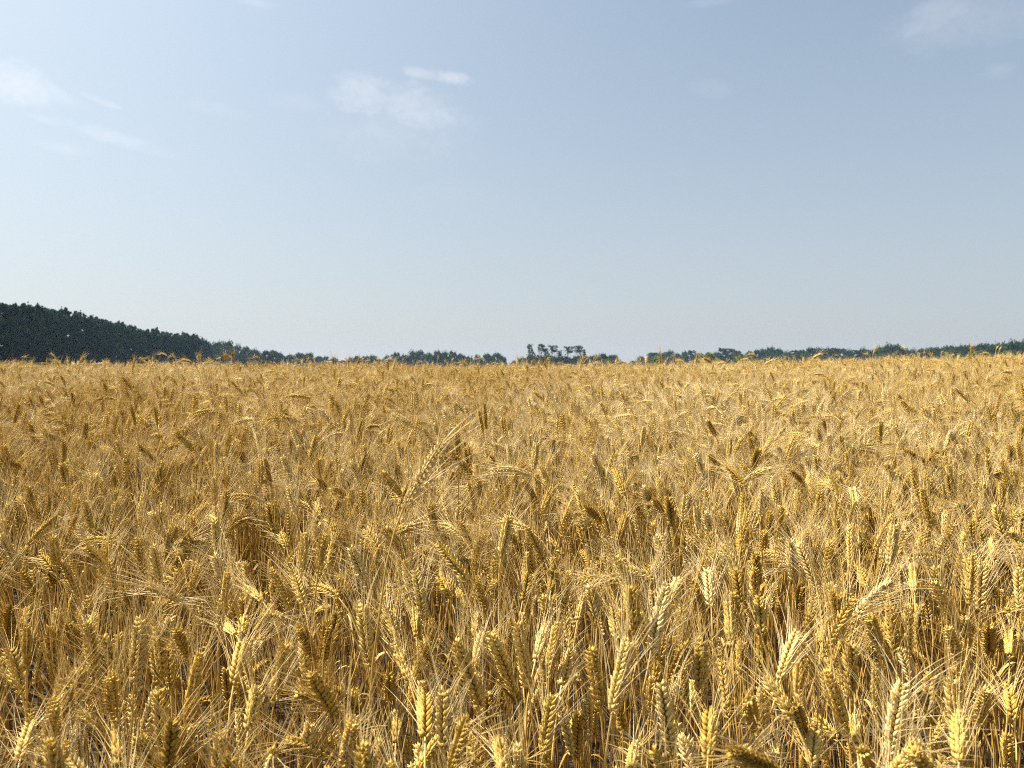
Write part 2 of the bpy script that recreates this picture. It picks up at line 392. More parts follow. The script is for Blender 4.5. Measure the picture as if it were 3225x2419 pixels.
# the ears one can pick out in the photograph: base x, y, tip x, y, tint, sag, optional words for the label
NOTED = [
 (1168, 2113, 1140, 1908, .62, .02), (1254, 2028, 1213, 1910, .55, .02), (1311, 2011, 1301, 1914, .5, .02), (1290, 2150, 1242, 2032, .6, .03), (1368, 2125, 1331, 2022, .5, .02),
 (1510, 2235, 1437, 2020, .52, .02), (1620, 2186, 1547, 2003, .6, .03), (1665, 2166, 1628, 1963, .58, .02), (1726, 2138, 1758, 1959, .66, .0), (1685, 2085, 1718, 1975, .74, .04),
 (1710, 2378, 1742, 2190, .66, .02), (1588, 2425, 1571, 2325, .6, .0), (1400, 2370, 1398, 2174, .68, .02), (1339, 2329, 1339, 2186, .5, .02), (1246, 2349, 1252, 2231, .55, .03),
 (1075, 2425, 1116, 2268, .7, .03), (1059, 2260, 981, 2121, .5, .03), (1083, 1950, 994, 1934, .38, .30), (1495, 2013, 1498, 1934, .5, .02), (1583, 1934, 1555, 1833, .58, .02),
 (1645, 1898, 1665, 1808, .34, .02), (1734, 1861, 1746, 1800, .28, .02), (957, 1906, 924, 1812, .52, .02), (1225, 2206, 1225, 2125, .42, .0), (1767, 2166, 1791, 2052, .66, .02),
 (1417, 1881, 1384, 1816, .4, .02), (1020, 2085, 1034, 1965, .3, .0), (994, 2085, 945, 1975, .45, .02),
 (423, 2158, 443, 1950, .72, .02), (399, 2182, 321, 2000, .66, .02), (586, 2268, 631, 2056, .55, .03), (862, 2219, 895, 2028, .68, .02), (736, 2154, 765, 2020, .6, .03), (798, 2061, 822, 2012, .6, .02),
 (781, 2309, 810, 2162, .55, .03), (374, 2425, 370, 2292, .55, .02), (578, 2402, 590, 2288, .64, .02), (207, 2280, 212, 2146, .56, .0), (61, 2402, 98, 2280, .68, .03), (69, 2187, 28, 2044, .5, .02),
 (175, 2166, 159, 1975, .30, .02), (28, 2012, 37, 1910, .3, .02), (570, 1894, 460, 1841, .84, .10), (427, 1926, 387, 1853, .55, .03), (627, 1869, 643, 1812, .5, .02), (244, 2065, 220, 1959, .48, .02),
 (513, 2134, 496, 1975, .44, .02), (602, 2085, 553, 1983, .52, .02), (846, 2425, 863, 2370, .7, .02), (761, 2003, 769, 1942, .52, .02), (801, 1979, 887, 1942, .72, .22), (358, 2268, 346, 2125, .5, .02),
 (830, 1898, 773, 1849, .7, .05), (745, 2003, 692, 1963, .6, .05),
 (1927, 2251, 1979, 2016, .78, .02), (2050, 2054, 2102, 1841, .92, .02), (2240, 1916, 2229, 1793, .90, .02), (2117, 1875, 2136, 1822, .7, .02), (2117, 2390, 2080, 2151, .82, .02),
 (2113, 2143, 2169, 2031, .24, .05), (2304, 2039, 2293, 1897, .48, .02), (2397, 2009, 2390, 1882, .45, .02), (1890, 2237, 1860, 2046, .45, .02), (2229, 2397, 2237, 2240, .42, .02), (2207, 2203, 2210, 2016, .52, .0),
 (2498, 2266, 2412, 2132, .58, .06), (2457, 2143, 2512, 1990, .86, .03), (1987, 2425, 2001, 2345, .66, .02), (1942, 2016, 1927, 1912, .52, .02), (1818, 1960, 1837, 1870, .66, .02), (2440, 2425, 2453, 2345, .6, .02),
 (2371, 2296, 2360, 2203, .45, .02), (2345, 2428, 2341, 2360, .62, .02),
 (2799, 2376, 2842, 2151, .80, .03), (2686, 1956, 2812, 1834, .86, .16), (2678, 2190, 2678, 2029, .44, .02), (2669, 2324, 2608, 2116, .5, .03), (3085, 1930, 3094, 1769, .84, .02), (3007, 1973, 2938, 1834, .64, .03),
 (3029, 2099, 2985, 1977, .55, .02), (3046, 2038, 3037, 1943, .68, .02), (2864, 2073, 2860, 1908, .55, .02), (3080, 2290, 3102, 2172, .66, .02), (3020, 2411, 3020, 2246, .5, .02), (3193, 2276, 3176, 2159, .42, .02),
 (2699, 2350, 2686, 2259, .55, .02), (2745, 2428, 2717, 2367, .66, .05), (2556, 2411, 2565, 2307, .55, .02), (2821, 2055, 2803, 1908, .34, .02), (2587, 2029, 2600, 1951, .25, .02), (2730, 1856, 2704, 1791, .34, .02),
 (2517, 1925, 2526, 1843, .28, .02), (2881, 1873, 2877, 1782, .5, .02), (3115, 2068, 3115, 1969, .5, .02), (3180, 2068, 3180, 1995, .5, .02), (3215, 1925, 3211, 1791, .8, .02), (2933, 2285, 2933, 2125, .46, .0),
 (3130, 1770, 3128, 1695, .7, .02), (2530, 2320, 2505, 2220, .4, .02),
 (1676, 1498, 1546, 1482, .86, .16), (1542, 1518, 1444, 1559, .84, .20), (1269, 1604, 1391, 1392, .84, .02), (1704, 1628, 1741, 1535, .5, .03), (1306, 1348, 1233, 1303, .82, .15), (1531, 1352, 1525, 1270, .34, .0),
 (1715, 1692, 1730, 1645, .86, .05),
 # ears that break the skyline
 (526, 1121, 506, 1114, .9, .25), (735, 1134, 732, 1109, .28, .0), (711, 1144, 706, 1116, .30, .0), (629, 1146, 627, 1119, .32, .0), (420, 1160, 423, 1131, .45, .0), (604, 1141, 572, 1134, .5, .15), (670, 1141, 634, 1152, .7, .2),
 (1825, 1168, 1838, 1124, .62, .0), (1637, 1147, 1630, 1127, .4, .0), (2079, 1138, 2078, 1110, .3, .0), (2124, 1140, 2122, 1120, .36, .0), (2192, 1143, 2198, 1117, .4, .0), (2242, 1145, 2216, 1129, .72, .2), (2284, 1142, 2258, 1148, .78, .2),
 (2408, 1148, 2436, 1134, .7, .05), (2750, 1115, 2759, 1095, .4, .0), (3059, 1116, 3059, 1089, .5, .0), (1050, 1150, 1050, 1124, .3, .0), (1098, 1151, 1097, 1131, .5, .0), (1124, 1149, 1135, 1127, .36, .0), (1223, 1168, 1220, 1138, .42, .0), (1238, 1162, 1244, 1135, .6, .0),
 (250, 1146, 262, 1122, .6, .05), (186, 1152, 170, 1133, .55, .15), (2560, 1128, 2590, 1117, .7, .15),
]
FANCY = {(526, 1121): 'pale wheat ear nodding left, alone against the dark wood', (735, 1134): 'tallest brown wheat ear standing up before the low end of the long wood', (2050, 2054): 'largest pale straw wheat ear with fat kernels, tilting right above a bent stem', (1676, 1498): 'pale wheat ear lying flat and pointing left in the middle of the field',
 (1542, 1518): 'pale bleached wheat ear drooping left, just below the flat pale one mid field', (1269, 1604): 'slim pale wheat ear on a straight stem slanting right up the field',
 (2686, 1956): 'pale wheat ear arching over to the right above a shaded hollow', (2113, 2143): 'brown wheat ear whose long awns stick out sideways to the right', (570, 1894): 'pale wheat ear bent over left on a long slanting stem',
 (1083, 1950): 'brown wheat ear bent flat to the left like a hook', (2240, 1916): 'pale straight wheat ear held high on a pale bare stem', (1306, 1348): 'pale wheat ear nodding left on an arched stem',
 (1531, 1352): 'dark upright wheat ear standing clear on a thin straight stem', (2799, 2376): 'plump pale wheat ear with awns fanned out both ways, at lower right',
 (801, 1979): 'wheat ear bowing right with its back lit, beside a shaded gap', (2117, 2390): 'cream wheat ear with open kernels, tip left, by the bottom edge', (3085, 1930): 'cream upright wheat ear on a slim stem near the right edge',
 (1715, 1692): 'pale wheat ear seen end on with awns spread out sideways'}
def canopy_depth(px, py, dh=0.0):
    D = np.linspace(.55, 14, 1500)
    P = EYE+D[:, None]*(FWD+(px-PW/2)/FPX*np.array([1.0, 0, 0])-(py-PH/2)/FPX*UPV)
    k = np.argmax(P[:, 2] < ground(P[:, 0], P[:, 1])+CAN-.03+dh)
    return D[k] if k else 12.0
stalks = []          # dicts: B, T, tint, bufs or proto, matrix
segs_img = []        # image segments of the ears already placed
for k, e in enumerate(NOTED):
    bx, by, tx, ty, tint, sag = e[:6]
    lpx = math.hypot(tx-bx, ty-by); my = (by+ty)/2
    D = canopy_depth((bx+tx)/2, my, rng.uniform(-.015, .03)) if my > 1175 else float(np.clip(.086*FPX/lpx, 6.2, 9.2))
    Lw = lpx*D/FPX
    if Lw > .108: D *= .108/Lw
    elif Lw < .062: D *= min(.062/Lw, 1.12)
    Lw = lpx*D/FPX; Lt = max(Lw, rng.uniform(.078, .092))
    B = unproj(bx, by, D); dz = math.sqrt(max(Lt*Lt-Lw*Lw, 0))*(1 if rng.random() < .5 else -1)
    if e[:2] == (1715, 1692): dz = -.07
    T = unproj(tx, ty, D+dz); dd = nrm(T-B)
    G = np.array([B[0]-dd[0]*.14+rng.normal(0, .012), B[1]-dd[1]*.14+rng.normal(0, .012), 0]); G[2] = ground(G[0], G[1])
    sp = 1.0; wd = rng.uniform(1.04, 1.22); al = rng.uniform(.95, 1.3)
    if e[:2] == (1715, 1692): sp = 3.2; al = 1.5
    if e[:2] == (2799, 2376): sp = 1.7; al = 1.2; wd = 1.2
    if e[:2] == (2050, 2054): wd = 1.22
    if e[:2] == (2113, 2143): al = 1.3; sp = 1.4
    if e[:2] == (1269, 1604): wd = .72
    stalks.append(dict(G=G, B=B-G, T=T-G, sag=sag, tint=tint, proto=None, wd=wd, al=al, sp=sp, rot=0.0, scl=1.0, fancy=FANCY.get(e[:2]), key=bx))

# everything else grows on a jittered grid
def grow(y0, y1, dens, margin):
    step = 1/math.sqrt(dens); P = []
    for y in np.arange(y0, y1, step):
        hw = y*.70+margin
        for x in np.arange(-hw, hw, step):
            P.append((x+rng.uniform(-.48, .48)*step, y+rng.uniform(-.48, .48)*step))
    return np.array(P)
NEAR_END = 3.3
near = grow(.66, NEAR_END, 315, 1.9)
cand = []
notes = [(proj(s['G']+s['B']), proj(s['G']+s['T'])) for s in stalks]
def seg_dist(p, a, b):
    ab = b-a; t = np.clip(((p-a) @ ab)/max(ab @ ab, 1e-6), 0, 1); return np.linalg.norm(p-a-ab*t)
for (x, y) in near:
    k = int(rng.integers(NPROTO)); p = protos[k]; a = float(rng.normal(0, .55)) if rng.random() < .7 else float(rng.uniform(-math.pi, math.pi))
    s = float(rng.uniform(.94, 1.05)); c_, s_ = math.cos(a), math.sin(a); Rm = np.array([[c_, -s_, 0], [s_, c_, 0], [0, 0, 1]])*s
    G = np.array([x, y, float(ground(x, y))-float(rng.uniform(0, .04))]); B = Rm @ p['B']; T = Rm @ p['T']
    mid = G+(B+T)/2; q = proj(mid); drop = False
    if np.linalg.norm(mid-EYE) < .86 or q[2] < .80: continue
    for (na, nb) in notes:                  # leave room in front of the ears one picks out
        if q[2] < na[2]+.06:
            qa, qb = proj(G+B), proj(G+T); rad = 20*1.0/na[2]+16/q[2]
            if min(seg_dist(q[:2], na[:2], nb[:2]), seg_dist(qa[:2], na[:2], nb[:2]), seg_dist(qb[:2], na[:2], nb[:2])) < rad: drop = True; break
    if q[2] < 1.35 and p['T'][2]-p['B'][2] < .045: continue
    if drop:
        if rng.random() < .55: continue
        G[2] -= rng.uniform(.14, .26)       # a short, late tiller instead: its lower stem stands in the soil
        if proj(G+T)[1] < 0: continue
    cand.append(dict(G=G, B=B, T=T, tint=p['tint'], proto=k, rot=a, scl=s, fancy=None))
# which of them show: a coarse picture of the ears, nearest first
W4, H4 = 806, 605; occ = np.zeros((H4, W4), bool)
def stamp(s):
    a = proj(s['G']+s['B']); b_ = proj(s['G']+s['T']); n = 14; pts = a[None, :2]+(b_-a)[None, :2]*np.linspace(0, 1, n)[:, None]
    r = max(1, int(17/a[2]/4)); ok = tot = 0
    for q in pts:
        cx, cyy = int(q[0]/4), int(q[1]/4); x0, x1, y0, y1 = cx-r, cx+r+1, cyy-r, cyy+r+1
        tot += (2*r+1)**2
        x0, x1, y0, y1 = max(x0, 0), min(x1, W4), max(y0, 0), min(y1, H4)
        if x1 > x0 and y1 > y0: ok += (~occ[y0:y1, x0:x1]).sum(); 
    for q in pts:
        cx, cyy = int(q[0]/4), int(q[1]/4); occ[max(cyy-r, 0):max(cyy+r+1, 0), max(cx-r, 0):max(cx+r+1, 0)] = True
    return ok/max(tot, 1)
allp = sorted([(proj(s['G']+s['B'])[2], i, 'n') for i, s in enumerate(stalks)]+[(proj(s['G']+s['B'])[2], i, 'c') for i, s in enumerate(cand)])
NKEEP = 298-len(stalks); chosen = []
for d, i, k in allp:
    if k == 'n': stamp(stalks[i])
    else:
        v = stamp(cand[i])
        if v > .55 and len(chosen) < NKEEP: chosen.append(i)
cs_ = set(chosen)
for i in chosen: stalks.append(cand[i])
rest = [c for i, c in enumerate(cand) if i not in cs_]

# labels: colour, pose, row and column, so that each points to one stalk
def colour_word(t): return 'dark brown' if t < .31 else 'deep golden' if t < .47 else 'golden' if t < .6 else 'light golden' if t < .72 else 'pale straw'
def pose_word(a, b_):
    dx, dy = b_[0]-a[0], a[1]-b_[1]; an = math.degrees(math.atan2(dx, dy))
    sd = 'right' if an > 0 else 'left'; an = abs(an)
    if an < 9: return 'upright ear'
    if an < 28: return 'ear tilted slightly '+sd
    if an < 60: return 'ear leaning well '+sd
    if an < 105: return 'ear flat '+sd
    return 'ear hanging '+sd
ROWS = [(2290, 'at bottom edge'), (2170, 'near bottom edge'), (2050, 'low in the field'), (1930, 'in lower field'), (1800, 'just below mid field'), (1600, 'in mid field'), (1180, 'above mid field'), (0, 'breaking the skyline')]
COLS = ['at left edge', 'far left', 'left', 'left of centre', 'right of centre', 'right', 'far right', 'at right edge']
ORD = ['first', 'second', 'third', 'fourth', 'fifth', 'sixth', 'seventh', 'eighth', 'ninth']
keys = {}
for s in stalks:
    a = proj(s['G']+s['B']); b_ = proj(s['G']+s['T']); m = (a+b_)/2; s['m'] = m
    if s['fancy']: continue
    row = next(n for y, n in ROWS if m[1] >= y); c = COLS[int(np.clip(m[0]/PW*8, 0, 7))]
    keys.setdefault((colour_word(s['tint']), pose_word(a, b_), row, c), []).append(s)
for (cw, pw, row, c), ss in keys.items():
    ss.sort(key=lambda s: s['m'][0])
    for i, s in enumerate(ss):
        s['label'] = f'{cw} wheat, {pw}, {row}, {c}' if len(ss) == 1 else f'{cw} wheat, {pw}, {row}, {c}, {ORD[i]} from left'.replace('ear tilted slightly','ear tilted').replace('ear leaning well','ear leaning')
def put_stalk(s):
    root = bpy.data.objects.new('wheat_stalk', None); col.objects.link(root); root.empty_display_size = .05
    root.location = s['G']; root.rotation_euler = (0, 0, s['rot']); root.scale = (s['scl'],)*3
    tag(root, s['fancy'] or s['label'], 'wheat', 'wheat stalks nearest the viewer')
    if s['proto'] is None:
        prt = make_plant(O3, s['B'], s['T'], s['sag'], s['tint'], 0, rng.random() < .5, rng.uniform(.0015, .0020), s['wd'], s['al'], s['sp'])
        s['path'] = make_plant.path
        me = {k: prt[k].mesh(k, [MATS[k]]) for k in prt}
    else:
        p = protos[s['proto']]
        if p['me'] is None: p['me'] = {k: p['bufs'][k].mesh(k, [MATS[k]]) for k in p['bufs'] if p['bufs'][k]}
        me = p['me']
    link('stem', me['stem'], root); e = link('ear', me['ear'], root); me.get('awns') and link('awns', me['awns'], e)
    if 'leaf' in me: link('leaf', me['leaf'], root)
for s in stalks: put_stalk(s)

# the rest of the field: one object, one point per stalk nearby and one per half-metre clump farther off
pts = []; rots = []; idx = []; scl = []
for c in rest: pts.append(c['G']); rots.append((0, 0, c['rot'])); idx.append(protos[c['proto']]['src']); scl.append(c['scl'])
def clumps(y0, y1, margin, kinds, step):
    for y in np.arange(y0+step/2, y1, step):
        hw = y*.70+margin
        for x in np.arange(-hw, hw, step):
            xx = x+rng.uniform(-.06, .06); yy = y+rng.uniform(-.06, .06)
            pts.append((xx, yy, float(ground(xx, yy))+rng.normal(0, .02)-.01)); rots.append((0, 0, float(rng.normal(0, .6)) if rng.random() < .6 else float(rng.uniform(-3.1, 3.1)))); idx.append(int(rng.choice(kinds))); scl.append(float(rng.uniform(.95, 1.05)))
clumps(NEAR_END, 8.2, 1.2, MIDP, .46)
clumps(8.2, 22, 2.5, FARP, .47)
for sx in (-1, 1):                      # field beside the viewer, outside the view but throwing its shade in
    for y in np.arange(-.6, 1.0, .47):
        for x in np.arange(1.3, 4.0, .47):
            pts.append((sx*(x+max(y, 0)*.3), y, 0.0)); rots.append((0, 0, float(rng.uniform(-3, 3)))); idx.append(int(rng.choice(FARP))); scl.append(1.0)
fm = bpy.data.meshes.new('wheat_field'); fm.vertices.add(len(pts)); fm.vertices.foreach_set('co', np.array(pts, np.float32).ravel())
fm.attributes.new('idx', 'INT', 'POINT').data.foreach_set('value', np.array(idx, np.int32))
fm.attributes.new('rot', 'FLOAT_VECTOR', 'POINT').data.foreach_set('vector', np.array(rots, np.float32).ravel())
fm.attributes.new('scl', 'FLOAT', 'POINT').data.foreach_set('value', np.array(scl, np.float32))
pa = np.array(pts); zone = .07*np.sin(pa[:, 0]*.9+1.3*np.sin(pa[:, 1]*.55))+.06*np.sin(pa[:, 1]*1.15+.7*pa[:, 0]+2)   # drifts of paler and browner crop
fm.attributes.new('zone', 'FLOAT', 'POINT').data.foreach_set('value', zone.astype(np.float32))
field = link('wheat_field', fm)
tag(field, 'dense ripe bearded wheat filling the whole field to its crest', 'wheat field', kind='stuff')
ng = bpy.data.node_groups.new('wheat_field', 'GeometryNodeTree')
ng.interface.new_socket('Geometry', in_out='INPUT', socket_type='NodeSocketGeometry'); ng.interface.new_socket('Geometry', in_out='OUTPUT', socket_type='NodeSocketGeometry')
gi = ng.nodes.new('NodeGroupInput'); go = ng.nodes.new('NodeGroupOutput'); ci = ng.nodes.new('GeometryNodeCollectionInfo'); ip = ng.nodes.new('GeometryNodeInstanceOnPoints')
ci.inputs['Collection'].default_value = coll; ci.inputs['Separate Children'].default_value = True; ci.inputs['Reset Children'].default_value = True
def named(name, ty):
    n = ng.nodes.new('GeometryNodeInputNamedAttribute'); n.data_type = ty; n.inputs[0].default_value = name; return n.outputs[0]
e2r = ng.nodes.new('FunctionNodeEulerToRotation')
gl = ng.links
gl.new(gi.outputs[0], ip.inputs['Points']); gl.new(ci.outputs[0], ip.inputs['Instance']); ip.inputs['Pick Instance'].default_value = True
gl.new(named('idx', 'INT'), ip.inputs['Instance Index']); gl.new(named('rot', 'FLOAT_VECTOR'), e2r.inputs[0]); gl.new(e2r.outputs[0], ip.inputs['Rotation']); gl.new(named('scl', 'FLOAT'), ip.inputs['Scale'])
gl.new(ip.outputs[0], go.inputs[0])
md = field.modifiers.new('field', 'NODES'); md.node_group = ng

# ------------------------------------------------------------------ trees (prototypes of height 1 and about their own width, scaled per tree)
def leaf_cloud(b, centres, rad, per, size, tint, zs=1.0):
    K = len(centres); c = np.repeat(centres, per, 0); r = np.repeat(rad, per)
    off = rng.normal(size=(K*per, 3)); off = nrm(off)*(rng.random(K*per)**.45)[:, None]*r[:, None]*np.array([1, 1, .85*zs])
    P = c+off; n = nrm(rng.normal(size=(K*per, 3))+nrm(off)*.6); x = nrm(np.cross(n, rng.normal(size=(K*per, 3)))); y = np.cross(n, x)
    s = (size*rng.uniform(.6, 1.35, size=K*per))[:, None]
    x = x*[1, 1, zs]; y = y*[1, 1, zs]
    V = np.stack([P-x*s-y*s*.25, P+x*.2*s-y*s*.8, P+x*s+y*s*.2, P-x*.1*s+y*s*.85], 1).reshape(-1, 3)
    i = np.arange(K*per)[:, None]*4+np.arange(4)[None]
    b.add(V, i, None, np.repeat(np.repeat(tint, per)+rng.normal(scale=.12, size=K*per), 4))
def make_tree(kind):
    """crown and trunk of one tree, 1 high, crown about 1 wide"""
    cb = Buf(); tb = Buf()
    if kind == 'tall': nb, z0, per, sz = 190, .04, 34, .037
    elif kind == 'round': nb, z0, per, sz = 75, .16, 34, .030
    elif kind == 'sparse': nb, z0, per, sz = 190, .06, 12, .024
    else: nb, z0, per, sz = 60, .10, 40, .05
    t = rng.random(nb); ang = rng.uniform(0, 2*math.pi, nb)
    if kind == 'tall': z = z0+.94*t; rr = .46*np.clip(np.minimum(.6+t*2.5, 1.3-.85*t**3), .1, 1)
    elif kind == 'round': z = z0+.74*t; rr = .44*np.sqrt(np.clip(1-(2*t-.9)**2*.85, .06, 1))
    elif kind == 'sparse': z = t; rr = .1+t*0
    else: z = z0+.72*t**1.2; rr = .45*np.sqrt(np.clip(1-t**2*.92, .08, 1))
    rad = rr*np.sqrt(rng.uniform(.15, 1.0, nb))*rng.uniform(.8, 1.12, nb)
    lump = 1+.16*np.sin(ang*3+rng.uniform(0, 6))
    c = np.stack([np.cos(ang)*rad*lump, np.sin(ang)*rad*lump, z+rng.normal(scale=.02, size=nb)], -1)
    if kind == 'sparse':                     # feathery, uneven: full low down, thinning to a ragged top, with bites out of it
        z = .03+.93*rng.random(nb)**1.12; rr = (.36*(1-z)**.75+.13)*(.8+.3*np.sin(z*rng.uniform(7, 11)+rng.uniform(0, 6))); rad = rr*np.sqrt(rng.random(nb))
        c = np.stack([np.cos(ang)*rad+.10*np.sin(z*rng.uniform(3, 6)), np.sin(ang)*rad, z], -1)
        bite = rng.uniform([-.35, -.35, .3], [.35, .35, .8], (2, 3)); keep = (np.linalg.norm((c[:, None]-bite[None])*[1, 1, 1.6], axis=-1) > .17).all(1)
        c = c[keep]; nb = len(c)
    br = rng.uniform(.055, .12, nb)*(1.25 if kind in ('round', 'bush') else 1)
    if kind == 'sparse': br *= rng.uniform(.35, .75, nb)
    zs = {'tall': .45, 'sparse': .6}.get(kind, 1.0)
    leaf_cloud(cb, c, br, per, sz, rng.normal(.5, .16, nb), zs)
    if kind in ('tall', 'round'):           # thin shoots that roughen the outline
        m = 22; k = rng.choice(nb, m); o = c[k]+np.stack([rng.normal(scale=.03, size=m), rng.normal(scale=.03, size=m), (br[k]+rng.uniform(.0, .04, m))*zs], -1)
        leaf_cloud(cb, o, rng.uniform(.012, .03, m), 6, sz*.62, rng.normal(.55, .1, m), zs*1.6)
        m = 220 if kind == 'tall' else 420; k = rng.integers(0, nb, m); o = c[k]+nrm(rng.normal(size=(m, 3)))*(br[k]*rng.uniform(.95, 1.45, m))[:, None]*[1, 1, zs]   # loose leaves fringing the crown
        leaf_cloud(cb, o, np.full(m, .012), 2, sz*.6, rng.normal(.5, .14, m), zs)
    h = .92 if kind != 'bush' else .5
    tp = np.stack([.02*np.sin(np.linspace(0, 3, 7)), .02*np.cos(np.linspace(0, 2, 7)), np.linspace(0, h, 7)], -1)
    tube(tb, tp, np.linspace(.020, .004, 7)*{'bush': 1.6, 'sparse': .55}.get(kind, 1), 6, .4)
    for k in rng.choice(nb, min(nb, 26), replace=False):
        z1 = max(.06, c[k][2]-rng.uniform(.08, .2)); o = np.array([0, 0, min(z1, h)])
        tube(tb, np.stack([o, (o+c[k])/2+np.array([0, 0, -.01]), c[k]]), np.array([.008, .005, .002]), 4, .45)
    if kind == 'sparse':                     # dead leaders and side twigs above the leaves
        for _ in range(3):
            a = rng.uniform(0, 6.28); x = np.array([math.cos(a), math.sin(a), 0])*rng.uniform(.03, .22)
            pth = np.stack([x*.5+[0, 0, .45], x+[0, 0, .75], x*1.1+[0, 0, rng.uniform(.93, 1.02)]]); tube(tb, pth, np.array([.007, .0045, .0015]), 4, .5)
            for _ in range(5):
                u = rng.uniform(.2, .9); o = pth[1]*(1-u)+pth[2]*u; dv = nrm(rng.normal(size=3)*[1, 1, .2]+[0, 0, .9])*rng.uniform(.04, .09)
                tube(tb, np.stack([o, o+dv]), np.array([.0025, .001]), 3, .5)
    fol = M_BUSH if kind == 'bush' else M_FOL
    return cb.mesh('crown', [fol], smooth=False), tb.mesh('trunk', [M_BARK])
TREES = {k: [make_tree(k) for _ in range(n)] for k, n in (('tall', 5), ('round', 5), ('sparse', 3), ('bush', 2))}
Z_FAR = -3.0; F22 = 2212*LENS/36; H22 = HORIZON*2212/PW
def plant_tree(x22, top22, wpx, kind, D, name, label, cat, group):
    xw = (x22-1106)/F22*D; ztop = EYE[2]+(H22-top22)/F22*D; gz = float(ground(xw, D)); h = ztop-gz; wd = wpx/F22*D
    r = bpy.data.objects.new(name, None); col.objects.link(r); r.location = (xw, D, gz); r.rotation_euler = (0, 0, float(rng.uniform(0, 6.28))); r.scale = (wd, wd, h)
    tag(r, label, cat, group)
    cm, tm = TREES[kind][int(rng.integers(len(TREES[kind])))]
    link('crown', cm, r); link('trunk', tm, r)
def outline(pts, x): return float(np.interp(x, [p[0] for p in pts], [p[1] for p in pts]))
NUM = 'first second third fourth fifth sixth seventh eighth ninth tenth eleventh twelfth thirteenth fourteenth fifteenth sixteenth seventeenth eighteenth nineteenth twentieth'.split()
TENS = {2: 'twenty', 3: 'thirty', 4: 'forty', 5: 'fifty'}
def nth(i):
    if i < 20: return NUM[i]
    t, u = divmod(i+1, 10); return (TENS[t]+'-'+NUM[u-1]) if u else TENS[t][:-1]+'ieth'
WOOD = [(-80, 648), (0, 657), (60, 661), (100, 668), (140, 672), (175, 677), (210, 689), (250, 698), (300, 708), (350, 718), (385, 724), (410, 717), (425, 726), (440, 737), (490, 737), (520, 745), (545, 752), (570, 755), (590, 756), (612, 766), (640, 762), (670, 763), (695, 770), (720, 772), (738, 777)]
def wood_D(x): return float(np.interp(x, [-80, 0, 425, 620, 740], [160, 175, 330, 520, 680]))
x = -60.0; k = 0
while x < 432:                               # the long dark wood: front row
    D = wood_D(x); wp = 6.0/D*F22
    plant_tree(x, outline(WOOD, x)+rng.uniform(-2, 7), wp*rng.uniform(1.0, 1.35), 'tall', D+rng.uniform(-4, 4), 'wood_tree', f'tall dark tree in the front row of the long wood, {nth(k)} from its left end', 'tree', 'trees of the long dark wood')
    x += wp*rng.uniform(.42, .62); k += 1
x = -40.0; k = 0
while x < 425:                               # and the row behind it, whose tops show between
    D = wood_D(x)+18; wp = 6.5/D*F22
    plant_tree(x, outline(WOOD, x)+rng.uniform(-4, 3), wp*rng.uniform(1.0, 1.3), 'tall', D+rng.uniform(-4, 6), 'wood_tree', f'dark treetop showing behind the front row of the long wood, {nth(k)} from its left end', 'tree', 'trees of the long dark wood')
    x += wp*rng.uniform(.62, .85); k += 1
